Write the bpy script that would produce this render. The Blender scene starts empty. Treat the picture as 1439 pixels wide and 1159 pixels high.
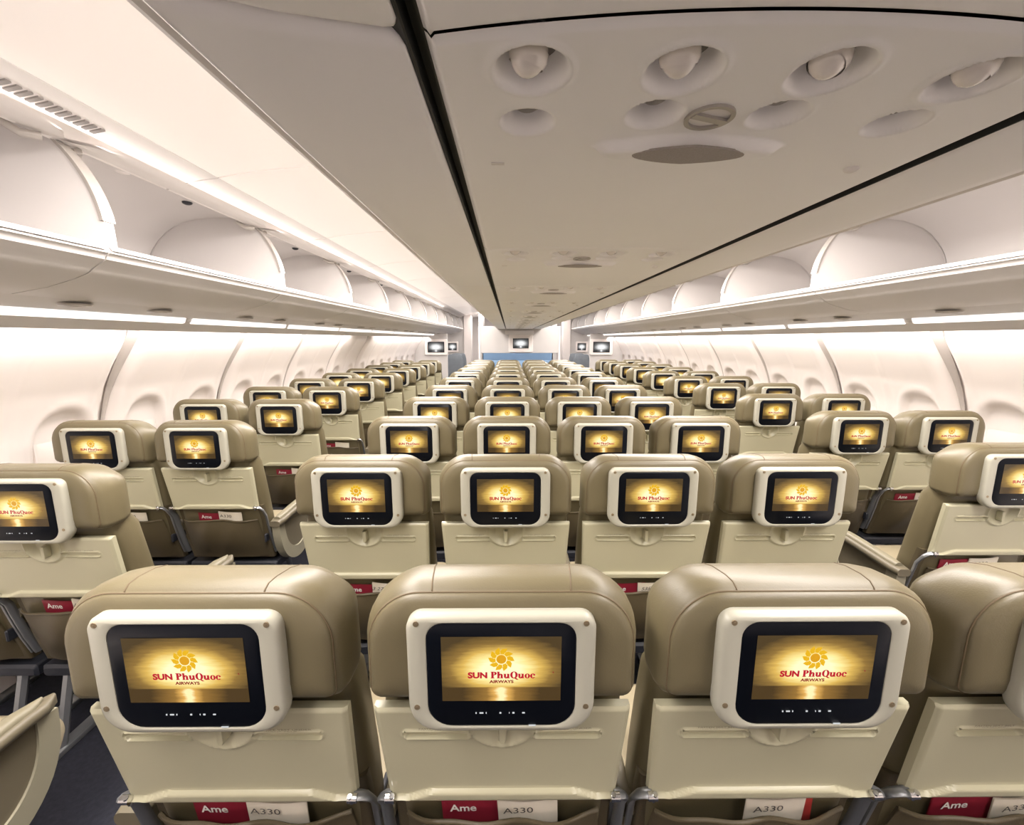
import bpy, math, random
from math import sin, cos, pi, sqrt
random.seed(7)
SC = bpy.context.scene
COL = SC.collection

# ------------------------------------------------------------------ camera, world, lights, exposure
EYE = 1.60                      # eye height above the cabin floor
CAMX = -0.2466                  # the photographer stands a little left of the centre line
cam_d = bpy.data.cameras.new('camera')
cam_d.sensor_width = 36.0
cam_d.lens = 610.3 / 1439 * 36.0
cam_d.clip_start = 0.02
cam = bpy.data.objects.new('camera', cam_d)
COL.objects.link(cam)
cam.location = (CAMX, 0, EYE)
cam.rotation_mode = 'XYZ'
cam.rotation_euler = (pi / 2 - 0.1673, 0.0, -0.0066)
SC.camera = cam

SC.view_settings.view_transform = 'Standard'
SC.view_settings.look = 'None'
SC.view_settings.gamma = 1.0
SC.view_settings.use_curve_mapping = False
SC.view_settings.exposure = 0.6
try:
    SC.cycles.max_bounces = 10
    SC.cycles.diffuse_bounces = 6
    SC.cycles.use_denoising = True
    SC.cycles.sample_clamp_indirect = 6.0
except Exception:
    pass

w = bpy.data.worlds.new('world')
SC.world = w
w.use_nodes = True
w.node_tree.nodes['Background'].inputs[0].default_value = (1.0, 0.93, 0.88, 1)
w.node_tree.nodes['Background'].inputs[1].default_value = 0.3

Y0, Y1 = -2.4, 14.4             # cabin length that is built


def area(name, loc, target, sx, sy, power, color=(1.0, 0.93, 0.885)):
    """a rectangular lamp lying along the cabin (its long side sy is parallel to Y)"""
    from mathutils import Vector, Matrix
    d = bpy.data.lights.new(name, 'AREA')
    d.shape = 'RECTANGLE'
    d.size, d.size_y = sx, sy
    d.energy = power
    d.color = color
    o = bpy.data.objects.new(name, d)
    COL.objects.link(o)
    z = (Vector(loc) - Vector(target)).normalized()
    y = Vector((0, 1, 0))
    x = y.cross(z).normalized()
    y = z.cross(x)
    m = Matrix((x, y, z)).transposed().to_4x4()
    m.translation = Vector(loc)
    o.matrix_world = m
    return o


LY = (Y0 + Y1) / 2
LL = Y1 - Y0 - 0.3
AL = 10.4                   # the aisle lamps start just behind the photographer
AY = AL / 2 - 0.8
for sgn in (-1, 1):
    # fluorescent cove lamps above the aisle bins, shining up and inwards on the aisle ceiling
    area('cove_lamp', (sgn * 1.665, AY, EYE + 0.672), (sgn * 1.05, AY, EYE + 0.80), 0.05, AL, 5)
    # aisle ceiling light, shining down
    area('aisle_lamp', (sgn * 1.06, AY, EYE + 0.722), (sgn * 1.04, AY, 0), 0.50, AL, 228)
    area('aisle_lamp', (sgn * 1.06, 12.1, EYE + 0.722), (sgn * 1.04, 12.1, 0), 0.50, 4.6, 42)
# lamps behind the light ledge that wash the side walls
area('wall_lamp', (2.30, LY, EYE + 0.085), (2.66, LY, EYE - 0.42), 0.05, LL, 57)
area('wall_lamp', (-2.30, (Y0 + 6.1) / 2, EYE + 0.085), (-2.66, (Y0 + 6.1) / 2, EYE - 0.42), 0.05, 6.1 - Y0, 29)
area('wall_lamp', (-2.30, (7.2 + Y1) / 2, EYE + 0.085), (-2.66, (7.2 + Y1) / 2, EYE - 0.42), 0.05, Y1 - 7.3, 24)


# ------------------------------------------------------------------ materials
def mat(name, col, rough=0.5, var=0.04, scale=6.0, bump=0.0, bscale=200.0, metal=0.0, spec=0.5, coat=0.0):
    m = bpy.data.materials.new(name)
    m.use_nodes = True
    nt = m.node_tree
    b = nt.nodes['Principled BSDF']
    b.inputs['Roughness'].default_value = rough
    b.inputs['Metallic'].default_value = metal
    b.inputs['Specular IOR Level'].default_value = spec
    b.inputs['Coat Weight'].default_value = coat
    tc = nt.nodes.new('ShaderNodeTexCoord')
    n = nt.nodes.new('ShaderNodeTexNoise')
    n.inputs['Scale'].default_value = scale
    n.inputs['Detail'].default_value = 3
    nt.links.new(tc.outputs['Object'], n.inputs['Vector'])
    r = nt.nodes.new('ShaderNodeValToRGB')
    c0 = [max(0, c * (1 - var)) for c in col] + [1]
    c1 = [min(1, c * (1 + var)) for c in col] + [1]
    r.color_ramp.elements[0].color = c0
    r.color_ramp.elements[1].color = c1
    r.color_ramp.elements[0].position = 0.3
    r.color_ramp.elements[1].position = 0.7
    nt.links.new(n.outputs['Fac'], r.inputs['Fac'])
    nt.links.new(r.outputs['Color'], b.inputs['Base Color'])
    if bump:
        n2 = nt.nodes.new('ShaderNodeTexNoise')
        n2.inputs['Scale'].default_value = bscale
        nt.links.new(tc.outputs['Object'], n2.inputs['Vector'])
        bp = nt.nodes.new('ShaderNodeBump')
        bp.inputs['Strength'].default_value = bump
        bp.inputs['Distance'].default_value = 0.002
        nt.links.new(n2.outputs['Fac'], bp.inputs['Height'])
        nt.links.new(bp.outputs['Normal'], b.inputs['Normal'])
    return m


def emit(name, col, strength=1.0):
    m = bpy.data.materials.new(name)
    m.use_nodes = True
    nt = m.node_tree
    b = nt.nodes['Principled BSDF']
    b.inputs['Base Color'].default_value = (0.01, 0.01, 0.01, 1)
    b.inputs['Roughness'].default_value = 0.3
    b.inputs['Emission Color'].default_value = (*col, 1)
    b.inputs['Emission Strength'].default_value = strength
    return m


M = {}
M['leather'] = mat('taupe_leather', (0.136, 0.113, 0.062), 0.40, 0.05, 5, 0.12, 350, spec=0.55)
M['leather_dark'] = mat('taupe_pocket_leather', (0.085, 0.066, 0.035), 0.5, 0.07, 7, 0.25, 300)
M['seam'] = mat('brown_seam_thread', (0.12, 0.085, 0.045), 0.7)
M['cushion'] = mat('tan_cushion_leather', (0.38, 0.325, 0.215), 0.5, 0.05, 5, 0.2, 300)
M['cream'] = mat('cream_tray_plastic', (0.46, 0.435, 0.30), 0.34, 0.02, 4, 0.05, 500)
M['bezel'] = mat('ivory_monitor_plastic', (0.41, 0.397, 0.325), 0.3, 0.015, 4)
M['black'] = mat('black_monitor_glass', (0.003, 0.004, 0.007), 0.3, 0.1, 4, spec=0.15)
M['screw'] = mat('bronze_screw', (0.28, 0.22, 0.14), 0.4, 0.1, 30, metal=0.6)
M['metal'] = mat('grey_hinge_metal', (0.30, 0.31, 0.32), 0.35, 0.06, 9, metal=0.75)
M['chrome'] = mat('chrome_pin', (0.7, 0.7, 0.7), 0.18, 0.03, 9, metal=1.0)
M['armgrey'] = mat('taupe_armrest_pad', (0.125, 0.107, 0.070), 0.5, 0.05, 8)
M['dark'] = mat('dark_seat_frame', (0.02, 0.022, 0.03), 0.5)
M['glyph'] = emit('white_button_print', (0.75, 0.78, 0.8), 0.6)
M['greyprint'] = mat('grey_print', (0.24, 0.21, 0.16), 0.6)
M['paper'] = mat('white_card_paper', (0.80, 0.74, 0.62), 0.6, 0.03, 20)
M['maroon'] = mat('maroon_magazine_cover', (0.28, 0.02, 0.04), 0.4, 0.1, 12)
M['redpaper'] = mat('red_leaflet_paper', (0.62, 0.07, 0.06), 0.4, 0.1, 12)
M['inkdark'] = mat('dark_ink', (0.07, 0.06, 0.05), 0.6)
M['inkwhite'] = mat('white_ink', (0.85, 0.82, 0.78), 0.6)
M['ceiling'] = mat('warm_white_ceiling_plastic', (0.92, 0.90, 0.89), 0.42, 0.015, 2)
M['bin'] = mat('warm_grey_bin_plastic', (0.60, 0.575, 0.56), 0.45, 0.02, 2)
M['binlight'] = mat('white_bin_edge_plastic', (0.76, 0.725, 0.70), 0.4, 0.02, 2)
M['wall'] = mat('pink_white_sidewall_plastic', (0.86, 0.80, 0.765), 0.5, 0.012, 3)
M['shade'] = mat('white_window_shade', (0.82, 0.77, 0.73), 0.5, 0.01, 3)
M['slot'] = mat('black_rubber_gap', (0.008, 0.009, 0.009), 0.6)
M['trimgrey'] = mat('grey_metal_trim', (0.42, 0.39, 0.36), 0.35, 0.03, 5, metal=0.4)
M['speaker'] = mat('grey_speaker_cloth', (0.34, 0.305, 0.275), 0.8, 0.08, 400)
M['floor'] = mat('navy_carpet', (0.012, 0.013, 0.022), 0.95, 0.3, 60, 0.5, 400)
M['blue'] = mat('pale_blue_partition', (0.22, 0.36, 0.56), 0.6, 0.03, 3)
M['bulkhead'] = mat('pale_grey_bulkhead', (0.58, 0.555, 0.535), 0.5, 0.02, 3)
M['seatfar'] = mat('grey_blue_seat_cloth', (0.16, 0.18, 0.20), 0.7, 0.08, 8)
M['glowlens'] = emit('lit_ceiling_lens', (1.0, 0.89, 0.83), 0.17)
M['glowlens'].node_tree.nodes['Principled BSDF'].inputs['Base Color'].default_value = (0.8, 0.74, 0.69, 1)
M['stripglow'] = emit('lit_ledge_strip', (1.0, 0.92, 0.87), 1.0)
M['ventgrey'] = mat('grey_vent_slot', (0.20, 0.18, 0.165), 0.6)
M['joint'] = mat('grey_joint_shade', (0.50, 0.455, 0.425), 0.5)  # shade beside the wall panel edges, put in as a grey colour
M['armtop'] = mat('tan_armrest_top', (0.185, 0.165, 0.11), 0.5, 0.04, 8)
M['shroud'] = mat('cream_arm_panel', (0.27, 0.25, 0.18), 0.4, 0.03, 6)
M['bulb'] = mat('clear_reading_lamp', (0.78, 0.73, 0.68), 0.12, 0.02, 5, coat=0.6)
M['gold'] = emit('gold_emblem_glow', (0.80, 0.45, 0.006), 0.70)
M['goldcore'] = emit('orange_emblem_glow', (0.72, 0.34, 0.004), 0.70)
M['red'] = emit('crimson_lettering_glow', (0.50, 0.004, 0.022), 0.70)
M['reddark'] = emit('dark_red_lettering_glow', (0.26, 0.006, 0.012), 0.70)


def screen_material(name, mono=False):
    """the sunset picture shown on every seat screen (flat print on a backlit screen)"""
    m = bpy.data.materials.new(name)
    m.use_nodes = True
    nt = m.node_tree
    N, L = nt.nodes, nt.links
    b = N['Principled BSDF']
    b.inputs['Base Color'].default_value = (0.005, 0.005, 0.005, 1)
    b.inputs['Roughness'].default_value = 0.25
    uv = N.new('ShaderNodeUVMap')
    sep = N.new('ShaderNodeSeparateXYZ')
    L.new(uv.outputs['UV'], sep.inputs[0])

    def math_(op, a, bb=None, c=None):
        n = N.new('ShaderNodeMath')
        n.operation = op
        for i, v in enumerate((a, bb, c)):
            if v is None:
                continue
            if isinstance(v, (int, float)):
                n.inputs[i].default_value = v
            else:
                L.new(v, n.inputs[i])
        return n.outputs[0]
    U, V = sep.outputs[0], sep.outputs[1]
    du = math_('SUBTRACT', U, 0.5)
    dv = math_('SUBTRACT', V, 0.50)
    d2 = math_('ADD', math_('MULTIPLY', math_('MULTIPLY', du, du), 1.25), math_('MULTIPLY', math_('MULTIPLY', dv, dv), 1.5))
    d = math_('SQRT', d2)
    mp = N.new('ShaderNodeMapping')
    mp.inputs['Scale'].default_value = (2.2, 9.0, 1)
    L.new(uv.outputs['UV'], mp.inputs[0])
    nz = N.new('ShaderNodeTexNoise')
    nz.inputs['Scale'].default_value = 2.4
    nz.inputs['Detail'].default_value = 4
    L.new(mp.outputs[0], nz.inputs['Vector'])
    d = math_('ADD', d, math_('MULTIPLY', math_('SUBTRACT', nz.outputs['Fac'], 0.5), 0.13))
    sky = N.new('ShaderNodeValToRGB')
    e = sky.color_ramp.elements
    e[0].position, e[0].color = 0.17, (1.0, 0.94, 0.56, 1)
    e[1].position, e[1].color = 0.66, (0.075, 0.047, 0.017, 1)
    for p, c in ((0.26, (0.98, 0.80, 0.31, 1)), (0.36, (0.72, 0.46, 0.10, 1)), (0.48, (0.28, 0.165, 0.04, 1))):
        q = e.new(p)
        q.color = c
    L.new(d, sky.inputs['Fac'])
    # sea with the sun's reflection
    seax = math_('ABSOLUTE', du)
    sea = N.new('ShaderNodeValToRGB')
    e = sea.color_ramp.elements
    e[0].position, e[0].color = 0.015, (1.0, 0.86, 0.45, 1)
    e[1].position, e[1].color = 0.32, (0.07, 0.04, 0.012, 1)
    q = e.new(0.05)
    q.color = (0.75, 0.42, 0.10, 1)
    q = e.new(0.12)
    q.color = (0.30, 0.16, 0.035, 1)
    L.new(math_('ADD', seax, math_('MULTIPLY', math_('SUBTRACT', nz.outputs['Fac'], 0.5), 0.10)), sea.inputs['Fac'])
    mix = N.new('ShaderNodeMix')
    mix.data_type = 'RGBA'
    isea = math_('MULTIPLY', math_('SUBTRACT', 0.225, V), 60)
    isea = math_('MINIMUM', math_('MAXIMUM', isea, 0), 1)
    L.new(isea, mix.inputs[0])
    L.new(sky.outputs[0], mix.inputs[6])
    L.new(sea.outputs[0], mix.inputs[7])
    out = mix.outputs[2]
    if mono:
        bw = N.new('ShaderNodeRGBToBW')
        L.new(out, bw.inputs[0])
        out = bw.outputs[0]
    L.new(out, b.inputs['Emission Color'])
    b.inputs['Emission Strength'].default_value = 0.72
    b.inputs['Specular IOR Level'].default_value = 0.2
    return m


M['screen'] = screen_material('sunset_screen_picture')
M['screen_far'] = screen_material('grey_screen_picture', True)


# ------------------------------------------------------------------ mesh helpers
class MB:
    def __init__(self):
        self.v, self.f, self.mi, self.uv = [], [], [], None

    def add(self, vs, fs, mi=0):
        o = len(self.v)
        self.v += [tuple(p) for p in vs]
        self.f += [tuple(i + o for i in f) for f in fs]
        self.mi += [mi] * len(fs)
        return self

    def box(self, c, s, mi=0, bev=0.0):
        """axis box, its eight edges along Y and top chamfered when bev is given"""
        x, y, z = c
        a, b, d = s[0] / 2, s[1] / 2, s[2] / 2
        if not bev:
            vs = [(x + i * a, y + j * b, z + k * d) for i in (-1, 1) for j in (-1, 1) for k in (-1, 1)]
            return self.add(vs, [(0, 1, 3, 2), (4, 6, 7, 5), (0, 4, 5, 1), (2, 3, 7, 6), (0, 2, 6, 4), (1, 5, 7, 3)], mi)
        rings = []
        for yy, ins in ((-b, bev), (-b + bev, 0), (b - bev, 0), (b, bev)):
            rings.append([(x + p[0], y + yy, z + p[1]) for p in rrect(2 * a - 2 * ins, 2 * d - 2 * ins, max(bev, 0.0005), 3)])
        return self.loft(rings, True, True, mi)

    def loft(self, rings, cap0=True, cap1=True, mi=0, closed=True):
        n = len(rings[0])
        o = len(self.v)
        for r in rings:
            self.v += [tuple(p) for p in r]
        for k in range(len(rings) - 1):
            for i in range(n if closed else n - 1):
                j = (i + 1) % n
                self.f.append((o + k * n + i, o + k * n + j, o + (k + 1) * n + j, o + (k + 1) * n + i))
                self.mi.append(mi)
        if cap0:
            self.f.append(tuple(o + i for i in reversed(range(n))))
            self.mi.append(mi)
        if cap1:
            b = o + (len(rings) - 1) * n
            self.f.append(tuple(b + i for i in range(n)))
            self.mi.append(mi)
        return self

    def tube(self, pts, r, n=6, mi=0, closed=False, flat=1.0):
        from mathutils import Vector
        P = [Vector(p) for p in pts]
        rings = []
        up0 = None
        for i, p in enumerate(P):
            a = P[i - 1] if i or closed else P[i]
            b = P[(i + 1) % len(P)] if i < len(P) - 1 or closed else P[i]
            t = (b - a).normalized()
            u = Vector((1, 0, 0)) if up0 is None else up0
            if abs(u.dot(t)) > 0.95:
                u = Vector((0, 0, 1))
            s = t.cross(u).normalized()
            u = s.cross(t).normalized()
            up0 = u
            rings.append([p + r * (cos(2 * pi * k / n) * u * flat + sin(2 * pi * k / n) * s) for k in range(n)])
        if closed:
            rings.append(rings[0])
        return self.loft(rings, not closed, not closed, mi)

    def disc(self, c, rx, rz, y0, y1, n=14, mi=0):
        """short cylinder along Y between y0 and y1"""
        r0 = [(c[0] + rx * cos(2 * pi * k / n), y0, c[1] + rz * sin(2 * pi * k / n)) for k in range(n)]
        r1 = [(p[0], y1, p[2]) for p in r0]
        return self.loft([r0, r1], True, True, mi)

    def grid(self, fn, nu, nv, mi=0):
        o = len(self.v)
        for j in range(nv + 1):
            for i in range(nu + 1):
                self.v.append(fn(i / nu, j / nv))
        for j in range(nv):
            for i in range(nu):
                a = o + j * (nu + 1) + i
                self.f.append((a, a + 1, a + nu + 2, a + nu + 1))
                self.mi.append(mi)
        return self

    def sphere(self, c, r, nu=14, nv=8, mi=0, sz=1.0):
        return self.grid(lambda u, v: (c[0] + r * cos(2 * pi * u) * sin(pi * v), c[1] + r * sin(2 * pi * u) * sin(pi * v), c[2] + sz * r * cos(pi * v)), nu, nv, mi)

    def mesh(self, name, mats, smooth=40.0, recalc=True):
        me = bpy.data.meshes.new(name)
        me.from_pydata(self.v, [], self.f)
        for m in mats if isinstance(mats, (list, tuple)) else [mats]:
            me.materials.append(M[m])
        if len(me.materials) > 1:
            me.polygons.foreach_set('material_index', self.mi)
        if recalc:
            import bmesh
            bm = bmesh.new()
            bm.from_mesh(me)
            bmesh.ops.recalc_face_normals(bm, faces=bm.faces)
            bm.to_mesh(me)
            bm.free()
        if smooth:
            me.polygons.foreach_set('use_smooth', [True] * len(me.polygons))
            if smooth < 180:
                try:
                    me.set_sharp_from_angle(angle=math.radians(smooth))
                except Exception:
                    pass
        me.update()
        return me


def rrect(w, h, r, n=5, rb=None, cx=0.0, cz=0.0):
    """rounded rectangle outline (x, z); r = radius of the top corners, rb = of the bottom corners"""
    rb = r if rb is None else rb
    pts = []
    for (sx, sz, rr, a0) in ((1, 1, r, 0), (-1, 1, r, 90), (-1, -1, rb, 180), (1, -1, rb, 270)):
        rr = max(1e-4, min(rr, w / 2 - 1e-4, h / 2 - 1e-4))
        for k in range(n + 1):
            a = math.radians(a0 + 90 * k / n)
            pts.append((cx + sx * (w / 2 - rr) + rr * cos(a), cz + sz * (h / 2 - rr) + rr * sin(a)))
    return pts


def ss(a, b, x):
    t = max(0.0, min(1.0, (x - a) / (b - a)))
    return t * t * (3 - 2 * t)


def obj(name, me, parent=None, loc=None, kind=None, label=None):
    o = bpy.data.objects.new(name, me)
    COL.objects.link(o)
    if parent is not None:
        o.parent = parent
    if loc is not None:
        o.location = loc
    if kind:
        o['kind'] = kind
    if label:
        o['label'] = label
    return o


def thing(name, label, cat, loc, group=None, me=None):
    o = bpy.data.objects.new(name, me)
    COL.objects.link(o)
    o.location = loc
    o['label'] = label
    o['category'] = cat
    if group:
        o['group'] = group
    return o


def extrude_y(prof, y0, y1, mb=None, closed=False, mi=0, caps=False):
    mb = mb or MB()
    return mb.loft([[(p[0], y0, p[1]) for p in prof], [(p[0], y1, p[1]) for p in prof]], caps, caps, mi, closed)


def text_mesh(name, body, width, height, m, offset=0.0, shear=0.0, extrude=0.0002):
    """flat lettering standing in the XZ plane facing -Y, centred on its origin"""
    cu = bpy.data.curves.new(name, 'FONT')
    cu.body = body
    cu.offset = offset
    cu.shear = shear
    cu.resolution_u = 3
    ob = bpy.data.objects.new(name, cu)
    COL.objects.link(ob)
    dg = bpy.context.evaluated_depsgraph_get()
    me = bpy.data.meshes.new_from_object(ob.evaluated_get(dg))
    bpy.data.objects.remove(ob)
    xs = [v.co.x for v in me.vertices]
    ys = [v.co.y for v in me.vertices]
    x0, x1, y0, y1 = min(xs), max(xs), min(ys), max(ys)
    for v in me.vertices:
        v.co = ((v.co.x - (x0 + x1) / 2) / (x1 - x0) * width, 0.0, (v.co.y - (y0 + y1) / 2) / (y1 - y0) * height)
    me.name = name
    me.materials.clear()
    me.materials.append(M[m])
    return me


# ------------------------------------------------------------------ the setting: floor, ceiling, side walls
def Zr(z):
    """height of a point of the cabin section, given from eye level"""
    return EYE + z + (.015 if z < .15 else .015 - .011 * min(1, (z - .15) / .55))


def Zc(z):
    return EYE + z + .002




obj('floor', MB().box((0, (Y0 + 15.6) / 2, -0.03), (5.3, 15.6 - Y0, 0.06)).mesh('floor', 'floor', 0), kind='structure')
obj('wall_back', MB().box((0, Y0 - 0.03, 1.2), (5.6, 0.06, 2.5)).mesh('wall_back', 'wall', 0), kind='structure')
obj('wall_front', MB().box((0, 15.63, 1.2), (5.6, 0.06, 2.5)).mesh('wall_front', 'wall', 0), kind='structure')

WALLP = [(2.438, .10), (2.440, .045), (2.448, 0), (2.480, -.06), (2.52, -.12), (2.565, -.19), (2.60, -.25), (2.64, -.325), (2.67, -.4), (2.695, -.47), (2.712, -.54),
         (2.725, -.62), (2.73, -.70), (2.729, -.80), (2.72, -.92), (2.70, -1.05), (2.67, -1.18), (2.63, -1.32), (2.58, -1.45), (2.54, -1.60)]


def wall_at(q):
    """point and outward normal on the side wall section; q in 0..1 by height"""
    z = 0.10 + (-1.60 - 0.10) * q
    for (xa, za), (xb, zb) in zip(WALLP, WALLP[1:]):
        if zb <= z <= za or (xb, zb) == WALLP[-1]:
            t = (za - z) / (za - zb)
            x = xa + (xb - xa) * t
            nx, nz = za - zb, xb - xa
            l = sqrt(nx * nx + nz * nz)
            return x, z, nx / l, nz / l
    return WALLP[-1] + (1, 0)


# smooth the normals a little by sampling neighbours
def wall_s(q):
    a, b, c = wall_at(max(0, q - .02)), wall_at(q), wall_at(min(1, q + .02))
    nx, nz = a[2] + b[2] + c[2], a[3] + b[3] + c[3]
    l = sqrt(nx * nx + nz * nz)
    return (a[0] + b[0] + c[0]) / 3, (a[1] + b[1] + c[1]) / 3, nx / l, nz / l


WC = -0.615                     # window centre, from eye level


def panel_mesh(sgn, name):
    mb = MB()
    def fn(u, v):
        s = (u - 0.5) * 1.072
        x, z, nx, nz = wall_s(v)
        d = 0.050 * ss(0.43, 0.535, abs(s)) ** 1.4 - 0.005 * math.exp(-((abs(s) - 0.415) / 0.025) ** 2)
        d += 0.006 * (s / 0.5) ** 2 * 0 - 0.004 * math.exp(-((s) / 0.022) ** 2) * ss(0.02, -0.1, z) + 0.004 * math.exp(-((s + 0.04) / 0.03) ** 2)
        for s0 in (-0.27, 0.27):
            e = (abs((s - s0) / 0.165) ** 2.5 + abs((z - WC) / 0.225) ** 2.5) ** (1 / 2.5)
            d += 0.030 * ss(1.0, 0.80, e) - 0.004 * math.exp(-((e - 1.10) / 0.055) ** 2)
        d -= 0.004 * ss(-0.30, -0.36, z)
        return (sgn * (x + nx * d), s, Zr(z + nz * d))
    mb.grid(fn, 110, 84)
    return mb.mesh(name, 'wall', 180)


def window_meshes(sgn):
    x, z, nx, nz = wall_at((0.10 - WC) / 1.70)
    X = sgn * (x + 0.022)
    pane = MB().loft([[(X + sgn * a, p[0], Zr(WC + p[1])) for p in rrect(2 * i * .125, 2 * i * .178, .10 * i, 6)] for a, i in ((.016, 1.0), (0.0, 1.0), (-.004, .94))]).mesh('window_shade', 'shade', 40)
    rings = []
    for a, ww, hh in ((0.012, .128, .181), (-0.004, .128, .181), (-0.006, .121, .173), (0.012, .117, .168)):
        rings.append([(X + sgn * a, p[0], Zr(WC + p[1])) for p in rrect(2 * ww, 2 * hh, .105, 6)])
    frame = MB().loft(rings, False, False).mesh('window_frame', 'wall', 40)
    # thin lip handle at the foot of the closed shade
    grip = MB().box((X - sgn * .008, 0, Zr(WC - .145)), (.010, .10, .012)).mesh('shade_handle', 'shade', 0)
    return pane, frame, grip


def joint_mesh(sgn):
    """grey strip standing in for the shade between two wall panels, wider at its head"""
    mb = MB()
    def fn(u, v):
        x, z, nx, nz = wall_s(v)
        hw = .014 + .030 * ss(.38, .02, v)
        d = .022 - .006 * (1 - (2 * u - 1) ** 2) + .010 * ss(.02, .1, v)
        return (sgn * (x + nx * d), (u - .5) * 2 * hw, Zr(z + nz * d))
    return mb.grid(fn, 6, 40).mesh('joint_shade_strip', 'joint', 180)


wn = 0
for sgn, side, first in ((-1, 'left', 3.17 - 3 * 1.08), (1, 'right', 3.33 - 3 * 1.08)):
    mb = MB()
    prof = [(sgn * (p[0] + .085), Zr(p[1])) for p in WALLP]
    extrude_y(prof, Y0, 15.6, mb)
    wall = obj('wall_' + side, mb.mesh('wall_' + side, 'wall', 60), kind='structure')
    pm = panel_mesh(sgn, 'sidewall_panel')
    wm = window_meshes(sgn)
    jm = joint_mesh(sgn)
    k = 0
    while True:
        yc = first + 1.08 * k
        if yc > 12.6:
            break
        obj('panel', pm, wall, (0, yc, 0))
        obj('joint_shade_strip', jm, wall, (0, yc + .54, 0))
        if yc > 1.2:
            for s0 in (-0.27, 0.27):
                wn += 1
                wo = obj('window_%d' % wn, wm[1], None, (0, yc + s0, 0), kind='structure')
                obj('window_shade', wm[0], wo)
                obj('shade_handle', wm[2], wo)
        k += 1

# light ledge over the side walls: a long rail with a bright strip, under-bin soffit
for sgn, side in ((-1, 'left'), (1, 'right')):
    led = [(1.98, .140), (2.06, .124), (2.15, .107), (2.156, .104), (2.165, .084), (2.175, .080), (2.205, .062), (2.235, .036), (2.246, .030), (2.250, .036), (2.235, .058), (2.225, .12), (2.22, .15), (1.98, .18)]
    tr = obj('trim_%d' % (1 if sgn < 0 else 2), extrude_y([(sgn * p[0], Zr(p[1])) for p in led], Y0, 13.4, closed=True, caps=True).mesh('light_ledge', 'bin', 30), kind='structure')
    for k in range(14):
        yc = Y0 + .585 + k * 1.165 + .39
        st = MB()
        for (y0, y1) in ((yc - .55, yc + .55),):
            pr = [(2.152, .108), (2.168, .083), (2.174, .081), (2.170, .075), (2.156, .078), (2.142, .106)]
            extrude_y([(sgn * p[0], Zr(p[1])) for p in pr], y0, y1, st, True, 0, True)
        obj('strip', st.mesh('ledge_strip', 'stripglow', 30), tr)
        # under-bin service unit: reading lamps and vents in the soffit
        sv = MB()
        for dy in (-.22, .22):
            rings = []
            for r, zz in ((.045, .1285), (.042, .120), (.028, .119), (.02, .128)):
                rings.append([(sgn * 2.035 + r * cos(a * pi / 8), yc + dy + 1.5 * r * sin(a * pi / 8), Zr(zz)) for a in range(16)])
            sv.loft(rings, True, True)
        obj('reading_lamp', sv.mesh('soffit_reading_lamp', 'trimgrey', 40), tr)
    # aisle ceiling: lit lens panels, one between each pair of seams
    back = [(.56, .80), (1.08, .83), (1.60, .80), (1.86, .78)]
    ce = obj('ceiling' if sgn < 0 else 'ceiling_right', extrude_y([(sgn * p[0], Zr(p[1])) for p in back], Y0, 15.6).mesh('aisle_ceiling', 'ceiling', 60), kind='structure')
    lens = [(.555, .70), (.62, .722), (.80, .742), (1.05, .75), (1.25, .738), (1.40, .722), (1.515, .702), (1.53, .698)]
    vent = [(1.532, .697), (1.60, .690), (1.69, .672), (1.755, .652), (1.765, .648)]
    for k in range(15):
        y0 = Y0 + .01 + k * 1.165 - (0.19)
        y0, y1 = max(Y0, y0), min(15.5, y0 + 1.153)
        pr = lens + [(p[0], p[1] + .012) for p in reversed(lens)]
        obj('light_panel', extrude_y([(sgn * p[0], Zr(p[1])) for p in pr], y0, y1, closed=True, caps=True).mesh('light_panel', 'glowlens', 30), ce)
        pr = vent + [(p[0] + .004, p[1] + .012) for p in reversed(vent)]
        obj('vent_rail', extrude_y([(sgn * p[0], Zr(p[1])) for p in pr], y0, y1, closed=True, caps=True).mesh('vent_rail', 'binlight', 30), ce)
    sl = MB()
    o_slot = None
    me = MB().box((0, 0, 0), (.042, .015, .006), 0).mesh('vent_slot', 'ventgrey', 0)
    for k in range(40):
        y = .62 + .028 * k
        if y > 1.60:
            break
        o = obj('vent_slot', me, ce, (sgn * 1.625, y, Zr(.6830)))
        o.rotation_euler = (0, sgn * .19, 0)

# ------------------------------------------------------------------ centre bins and passenger service panels over the middle block
PSUZ, BINZ = .2396, .238


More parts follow.
